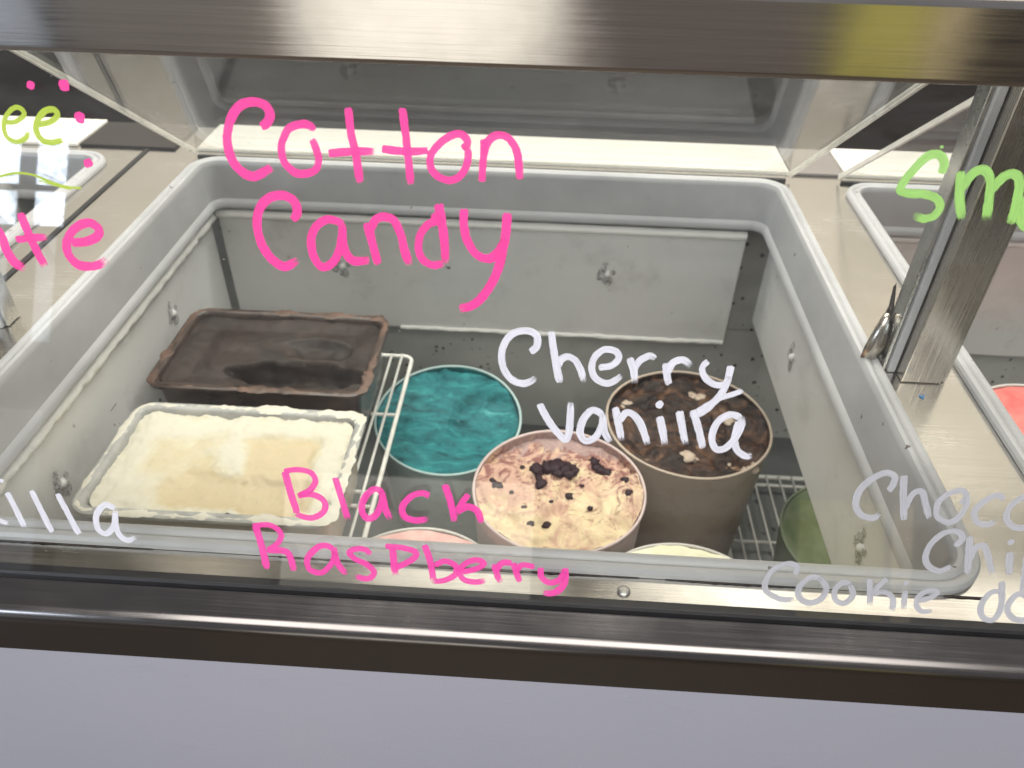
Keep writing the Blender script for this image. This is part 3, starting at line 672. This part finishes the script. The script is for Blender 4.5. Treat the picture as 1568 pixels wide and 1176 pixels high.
def cherry_x(t, c):
    sep = t.n.new('ShaderNodeSeparateXYZ'); t.tc(); t.link(t._tc.outputs['Object'], sep.inputs[0])
    back = t.g(sep.outputs[1], -0.08, 0.09, -0.045, 0.11)               # the cherry ripple is thicker towards the far side
    n1 = t.math('ADD', t.noise(17, 7, 0.72, dist=1.6), back)
    c = t.mix(t.g(n1, 0.43, 0.58, 0, 0.85), c, (0.50, 0.30, 0.24, 1))
    n2 = t.math('ADD', t.noise(30, 7, 0.75, dist=2.2), back)
    c = t.mix(t.g(n2, 0.545, 0.63, 0, 0.9), c, (0.20, 0.075, 0.070, 1))
    n3 = t.math('ADD', t.noise(23, 5, 0.7, dist=1.0), t.g(sep.outputs[1], 0.03, 0.10, -0.2, 0.16))
    return t.mix(t.g(n3, 0.54, 0.62, 0, 0.75), c, (0.36, 0.27, 0.26, 1))
M['i_cherry'] = ice_mat('cherry_vanilla_ice_cream', [(0.3, (0.58, 0.42, 0.28)), (0.5, (0.68, 0.55, 0.35)), (0.7, (0.72, 0.62, 0.42))], 20, extra=cherry_x, bump=0.6)
M['cherry'] = ice_mat('dark_cherry', [(0.3, (0.012, 0.006, 0.010)), (0.7, (0.04, 0.012, 0.018))], 60, rough=0.6, sss=0.0)
def choc_x(t, c):
    v = t.g(t.noise(40, 4, 0.6), 0.66, 0.74); return t.mix(v, c, (0.35, 0.23, 0.14, 1))
M['chunk'] = ice_mat('pale_chunk', [(0.3, (0.34, 0.24, 0.17)), (0.7, (0.62, 0.54, 0.45))], 50)
M['i_choc'] = ice_mat('chocolate_crumb_ice_cream', [(0.36, (0.008, 0.005, 0.004)), (0.5, (0.030, 0.014, 0.008)), (0.60, (0.085, 0.040, 0.020)), (0.72, (0.18, 0.10, 0.055))], 30, rough=0.5, extra=choc_x, bump=0.8)
def vanilla():
    t = NT('vanilla_ice_cream'); n = t.noise(24, 6, 0.65); at = t.n.new('ShaderNodeAttribute'); at.attribute_name = 'tone'
    f = t.math('ADD', at.outputs['Fac'], t.g(n, 0.3, 0.7, -0.22, 0.22))
    c = t.ramp(f, [(0.0, (0.60, 0.57, 0.475)), (0.30, (0.57, 0.52, 0.38)), (0.65, (0.54, 0.45, 0.29)), (1.0, (0.53, 0.44, 0.29))])
    t.set(col=c, rough=t.g(at.outputs['Fac'], 0, 1, 0.7, 0.42), spec=0.35); t.bump(t.noise(220, 5, 0.75), 0.5, 0.0014); return t.m
M['i_vanilla'] = vanilla()
M['smear_v'] = plain('vanilla_smear', (0.66, 0.63, 0.54), 0.6, 0.2, 60, 0.6)
M['i_dark'] = ice_mat('dark_chocolate_ice_cream', [(0.3, (0.014, 0.010, 0.008)), (0.55, (0.032, 0.022, 0.017)), (0.75, (0.060, 0.042, 0.032))], 16, rough=0.55, bump=0.25)
M['i_pink'] = ice_mat('pink_ice_cream', [(0.3, (0.60, 0.30, 0.28)), (0.5, (0.70, 0.42, 0.38)), (0.7, (0.72, 0.50, 0.45))], 22)
M['i_rasp'] = ice_mat('coral_sherbet', [(0.3, (0.62, 0.13, 0.12)), (0.6, (0.74, 0.22, 0.19)), (0.8, (0.78, 0.33, 0.28))], 22)
M['i_cream'] = ice_mat('cream_ice_cream', [(0.3, (0.68, 0.66, 0.45)), (0.7, (0.80, 0.78, 0.60))], 16)
M['i_green'] = ice_mat('green_ice_cream', [(0.3, (0.12, 0.16, 0.08)), (0.7, (0.20, 0.25, 0.14))], 16)

def h_blue(x, y):
    r = math.hypot(x, y)
    wv = noise.noise_vector(V3((x*14, y*14, 5)))
    gr = abs(noise.noise(V3((x*9+wv.x*0.9+3, y*34+wv.y*1.6, 2))))      # torn scoop grooves
    sw = -gr*0.016 + ridg(x, y, 70, 7.0)*0.0016 + noise.noise(V3((x*190, y*190, 2)))*0.0010
    scoop = -0.016*max(0, 1-((x-0.055)**2/0.0030+(y+0.005)**2/0.0050))
    return 0.004 + sw + scoop + fbm(x, y, 22, 1)*0.004
def h_cherry(x, y):
    w_ = noise.noise_vector(V3((x*20, y*20, 8)))*0.012
    f = fbm(x, y, 18, 4)*0.008 + ridg(x+w_.x, y+w_.y, 30, 9)*0.0065 + ridg(x, y, 95, 5)*0.0018 + noise.noise(V3((x*210, y*210, 2)))*0.0008
    deep = 1/(1+math.exp(-(y-0.046+0.025*noise.noise(V3((x*30, y*30, 3))))*170))
    return 0.002 + f - 0.013*deep
def h_choc(x, y):
    c = noise.cell(V3((x*120+noise.noise(V3((x*60, y*60, 1)))*1.5, y*120+noise.noise(V3((x*60, y*60, 9)))*1.5, 4)))
    return fbm(x, y, 22, 6)*0.008 + c*0.0012 + ridg(x, y, 55, 12)*0.003 + noise.noise(V3((x*230, y*230, 2)))*0.0012 + noise.noise(V3((x*80, y*80, 7)))*0.003 - 0.003
def h_soft(x, y): return fbm(x, y, 20, 8)*0.004 + ridg(x, y, 45, 3)*0.0018
bt = tub('blue cotton candy tub partly under the wire shelf', -0.0423, 0.5545, -0.2990, 0.228, M['c_blue'], M['i_blue'], h_blue, 0.010, zbot=-0.5120)
bt.rotation_euler = (math.radians(8), 0, 0)      # leans on its neighbours
cherry = tub('cherry vanilla tub, cream with dark cherries, in the middle', 0.1287, 0.3440, -0.257, 0.230, M['c_cherry'], M['i_cherry'], h_cherry, 0.008)
choc = tub('chocolate tub with brown crumbs beside the right wall', 0.3187, 0.5090, -0.2695, 0.245, M['c_choc'], M['i_choc'], h_choc, 0.012)
tub('pale pink tub peeping over the front rim below Black', -0.040, 0.172, -0.288, 0.236, M['c_pink'], M['i_pink'], h_soft, 0.002)
tub('pale cream tub peeping over the front rim below the chocolate tub', 0.275, 0.150, -0.258, 0.226, M['rimpaper'], M['i_cream'], h_soft, 0.002)
tub('dim green tub low beneath the right-hand wall plate', 0.575, 0.40, -0.385, 0.232, M['c_green'], M['i_green'], h_soft, 0.006)
tub('coral sherbet tub in the neighbouring compartment at the right edge', 0.835, 0.49, -0.245, 0.236, M['c_pink'], M['i_rasp'], h_soft, 0.004)
# cherries lying in the cherry vanilla: lumps
def lump(parent, x, y, z, r, mat, sd, name='cherry_piece', flat=0.5):
    bm = bmesh.new(); bmesh.ops.create_icosphere(bm, subdivisions=2, radius=r)
    for v in bm.verts: v.co *= 1+0.75*noise.noise(v.co*(1.2/r)+V3((sd, 0, 0)))+0.25*noise.noise(v.co*(4/r)); v.co.z *= flat
    o = bm_obj(name, bm, mat, parent, smooth=True); o.location = (x, y, z); return o
hC = -0.257+0.5255-0.008
for k, (x, y, r) in enumerate([(-0.028, 0.028, .0075), (-0.018, 0.032, .008), (-0.008, 0.030, .009), (0.000, 0.036, .009), (0.004, 0.044, .0085), (0.006, 0.030, .008), (0.012, 0.024, .008),
        (-0.002, 0.021, .007), (-0.033, 0.034, .006), (-0.026, 0.014, .0055), (-0.024, 0.003, .006), (-0.082, -0.004, .0055), (-0.088, 0.006, .004), (0.052, 0.046, .007), (0.058, 0.040, .006),
        (0.014, -0.014, .005), (-0.014, -0.066, .005), (-0.034, -0.066, .0045), (-0.062, -0.016, .003), (-0.012, 0.044, .007), (0.016, 0.037, .006), (0.010, 0.050, .007), (-0.004, 0.055, .006), (0.021, 0.030, .006), (0.047, 0.052, .006), (0.064, 0.033, .006), (0.090, -0.01, .004), (0.086, 0.012, .004), (-0.05, 0.04, .003), (-0.045, -0.04, .003), (0.04, -0.035, .003), (-0.01, -0.03, .0025), (0.03, 0.005, .0025)]):
    r *= 1.2
    lump(cherry, x, y, hC + h_cherry(x, y) + r*0.15, r, M['cherry'], k*2.3)

hB = -0.2695+0.5255-0.012
for k, (x, y, r) in enumerate([(-0.006, -0.066, .011), (-0.013, -0.062, .007), (0.003, -0.070, .007), (0.030, 0.072, .010), (0.018, 0.075, .008), (-0.086, 0.052, .007), (-0.095, 0.038, .005), (0.085, -0.082, .010), (0.072, -0.088, .007), (0.050, -0.075, .005), (0.066, 0.02, .009)]):
    lump(choc, x, y, hB + h_choc(x, y) - r*0.05, r, M['chunk'], k*1.9+40, 'pale_chunk', 0.28)
def pan_mat():
    t = NT('clear_plastic_pan'); n = t.n
    c = t.mix(t.g(t.noise(30, 5, 0.7), 0.4, 0.7), (0.45, 0.46, 0.45, 1), (0.62, 0.62, 0.60, 1))
    t.set(col=c, rough=0.22, alpha=0.62); return t.m
M['pan'] = pan_mat()
M['pan_cream'] = plain('pan_side_cream', (0.50, 0.45, 0.37), 0.3, 0.15, 20)
M['pan_dark'] = plain('stained_plastic_pan', (0.070, 0.045, 0.035), 0.3, 0.7, 30)
M['smear_c'] = plain('chocolate_smear', (0.17, 0.095, 0.065), 0.5, 0.8, 38, 0.5)
def pan(label, cx, cy, mat, smat2, imat, hfun, fill, smear, smat, rot=0.0, tone=None, heavy=1.0):
    zt, zb = -0.150, -0.2498; hx, hy = 0.1465, 0.0945; r = 0.026
    t = thing('ice_cream_pan', label, 'ice cream pan', (cx, cy, zb), 'rectangular ice cream pans'); t.rotation_euler = (0, 0, rot)
    H = zt-zb
    prof = [(0.0, H-0.005), (0.0, H-0.001), (0.002, H), (0.0105, H), (0.0125, H-0.002), (0.0145, H-0.010), (0.022, 0.004), (0.026, 0.0), ]
    pn = sweep_rrect('pan_shell', 0, 0, hx, hy, r, prof, mat, t, 50, 9)
    bl = rrect(0, 0, hx-0.026, hy-0.026, 0.006, 5); mesh_obj('pan_base', [(x, y, 0.001) for x, y in bl], [tuple(range(len(bl)))], mat, t)
    # outer skirt below the lip, so that the pan has thickness
    sweep_rrect('pan_side', 0, 0, hx, hy, r, [(0.0, H-0.005), (0.0025, H-0.0055), (0.0105, H-0.0065), (0.019, 0.0)], smat2, t, 50, 9)
    NX, NY = 110, 72; ihx, ihy = hx-0.0138, hy-0.0138; rr = 0.018; vs, fs, keep = [], [], {}
    for i in range(NX+1):
        for j in range(NY+1):
            u, v = -1+2*i/NX, -1+2*j/NY
            x, y = u*ihx, v*ihy
            # squeeze the grid's corners into a rounded rectangle
            qx, qy = abs(x)-(ihx-rr), abs(y)-(ihy-rr)
            if qx > 0 and qy > 0:
                m_ = max(qx, qy); d_ = math.hypot(qx, qy); k = m_/d_; x = math.copysign(ihx-rr+qx*k, x); y = math.copysign(ihy-rr+qy*k, y)
            vs.append((x, y, H-fill+hfun(x, y)))
    for i in range(NX):
        for j in range(NY):
            a = i*(NY+1)+j; fs.append((a, a+NY+1, a+NY+2, a+1))
    ic = mesh_obj('ice_cream', vs, fs, imat, t, smooth=True)
    if tone:
        at = ic.data.attributes.new('tone', 'FLOAT', 'POINT')
        for i_, v_ in enumerate(vs): at.data[i_].value = tone(v_[0], v_[1])
    # smears of ice cream left on the lip
    lip = rrect(0, 0, hx-0.006, hy-0.006, r-0.006, 9); per = []
    for i in range(len(lip)):
        a, b = V3((*lip[i], 0)), V3((*lip[(i+1) % len(lip)], 0)); q = max(1, int((b-a).length/0.003))
        for k in range(q): per.append(a.lerp(b, k/q))
    vs, fs = [], []; n = len(per)
    for i in range(n):
        p = per[i]; o = V3((p.x/hx**1, p.y/hy, 0)).normalized(); s_ = fbm(p.x, p.y, 26, smear) 
        wd = max(0.0, (0.0028+0.009*s_+0.003*fbm(p.x, p.y, 110, smear+2) + 0.0035*st(p.x, 0.095, 80))*heavy); c = p + o*(0.002 + 0.002*fbm(p.x, p.y, 40, smear+5))
        vs += [c - o*wd + V3((0, 0, H-0.0006)), c + V3((0, 0, H+0.0004+wd*0.15)), c + o*wd*0.7 + V3((0, 0, H-0.0004))]
    for i in range(n):
        j = (i+1) % n
        for k in (0, 1): fs.append((3*i+k, 3*j+k, 3*j+k+1, 3*i+k+1))
    mesh_obj('smear', vs, fs, smat, t, smooth=True)
    return t
def st(v, a, k): return 1/(1+math.exp(max(-60, min(60, -(v-a)*k))))
def van_scr(x, y):
    n1 = noise.noise(V3((x*22, y*22, 1))); n2 = noise.noise(V3((x*24, y*24, 7))); e = 0.004*noise.noise(V3((x*130, y*130, 3)))
    a = st(x+0.30*y+0.016*n1+e, 0.018, 420)*st(0.098-x+e, 0, 420)*st(0.046-y+0.006*n2+e, 0, 300)
    b_ = st(x+0.02*n2+e, -0.055, 300)*st(-0.020-y+0.014*n1+e, 0, 300)*st(0.110-x, 0, 300)*st(y+0.070+e, 0, 300)
    c = st(0.02*n1-x+e, 0.022, 300)*st(x, -0.10+0.02*n2, 200)*st(0.035-y+0.012*n2+e, 0, 260)*st(y, -0.022, 200)
    return a, b_, c
def h_van(x, y):
    a, b_, c = van_scr(x, y)
    base = fbm(x, y, 11, 3)*0.0035 + fbm(x, y, 70, 5)*0.0014*(1-0.7*max(a, b_)) + noise.noise(V3((x*200, y*200, 2)))*0.0006
    ed = max(abs(x)/0.1315, abs(y)/0.0795); rough = max(0, ed-0.86)/0.14
    return base - 0.0055*a - 0.0075*b_ - 0.003*c + rough*0.004*fbm(x, y, 60, 9) - 0.002*rough
def tone_van(x, y):
    a, b_, c = van_scr(x, y); return max(0, min(1, 0.75*a + 0.95*b_ + 0.45*c + 0.10*fbm(x, y, 30, 2)))
def h_dark(x, y):
    base = fbm(x, y, 9, 13)*0.003 + fbm(x, y, 60, 15)*0.0007
    e1 = ((x-0.045)/0.085)**2 + ((y+0.045)/0.026)**2; e2 = ((x-0.055)/0.045)**2 + ((y-0.012)/0.022)**2
    pit = -0.034*max(0, min(1, (1.25-e1+0.6*noise.noise(V3((x*40, y*40, 2))))*1.6)) - 0.012*max(0, min(1, 1.3-e2+0.4*noise.noise(V3((x*50, y*50, 6)))))
    ring = -0.004*max(0, 1-abs(max((abs(x)-0.100)/0.02, (abs(y)-0.055)/0.02)))
    return base + pit + ring
pan('pale vanilla in a clear plastic pan with creamy smeared lip', -0.2615, 0.2555, M['pan'], M['pan_cream'], M['i_vanilla'], h_van, 0.0045, 3.0, M['smear_v'], 0.004, tone_van, 1.15)
pan('dark chocolate in a brown-stained plastic pan behind the vanilla', -0.2720, 0.4735, M['pan_dark'], M['pan_dark'], M['i_dark'], h_dark, 0.007, 11.0, M['smear_c'], 0.0, None, 1.1)
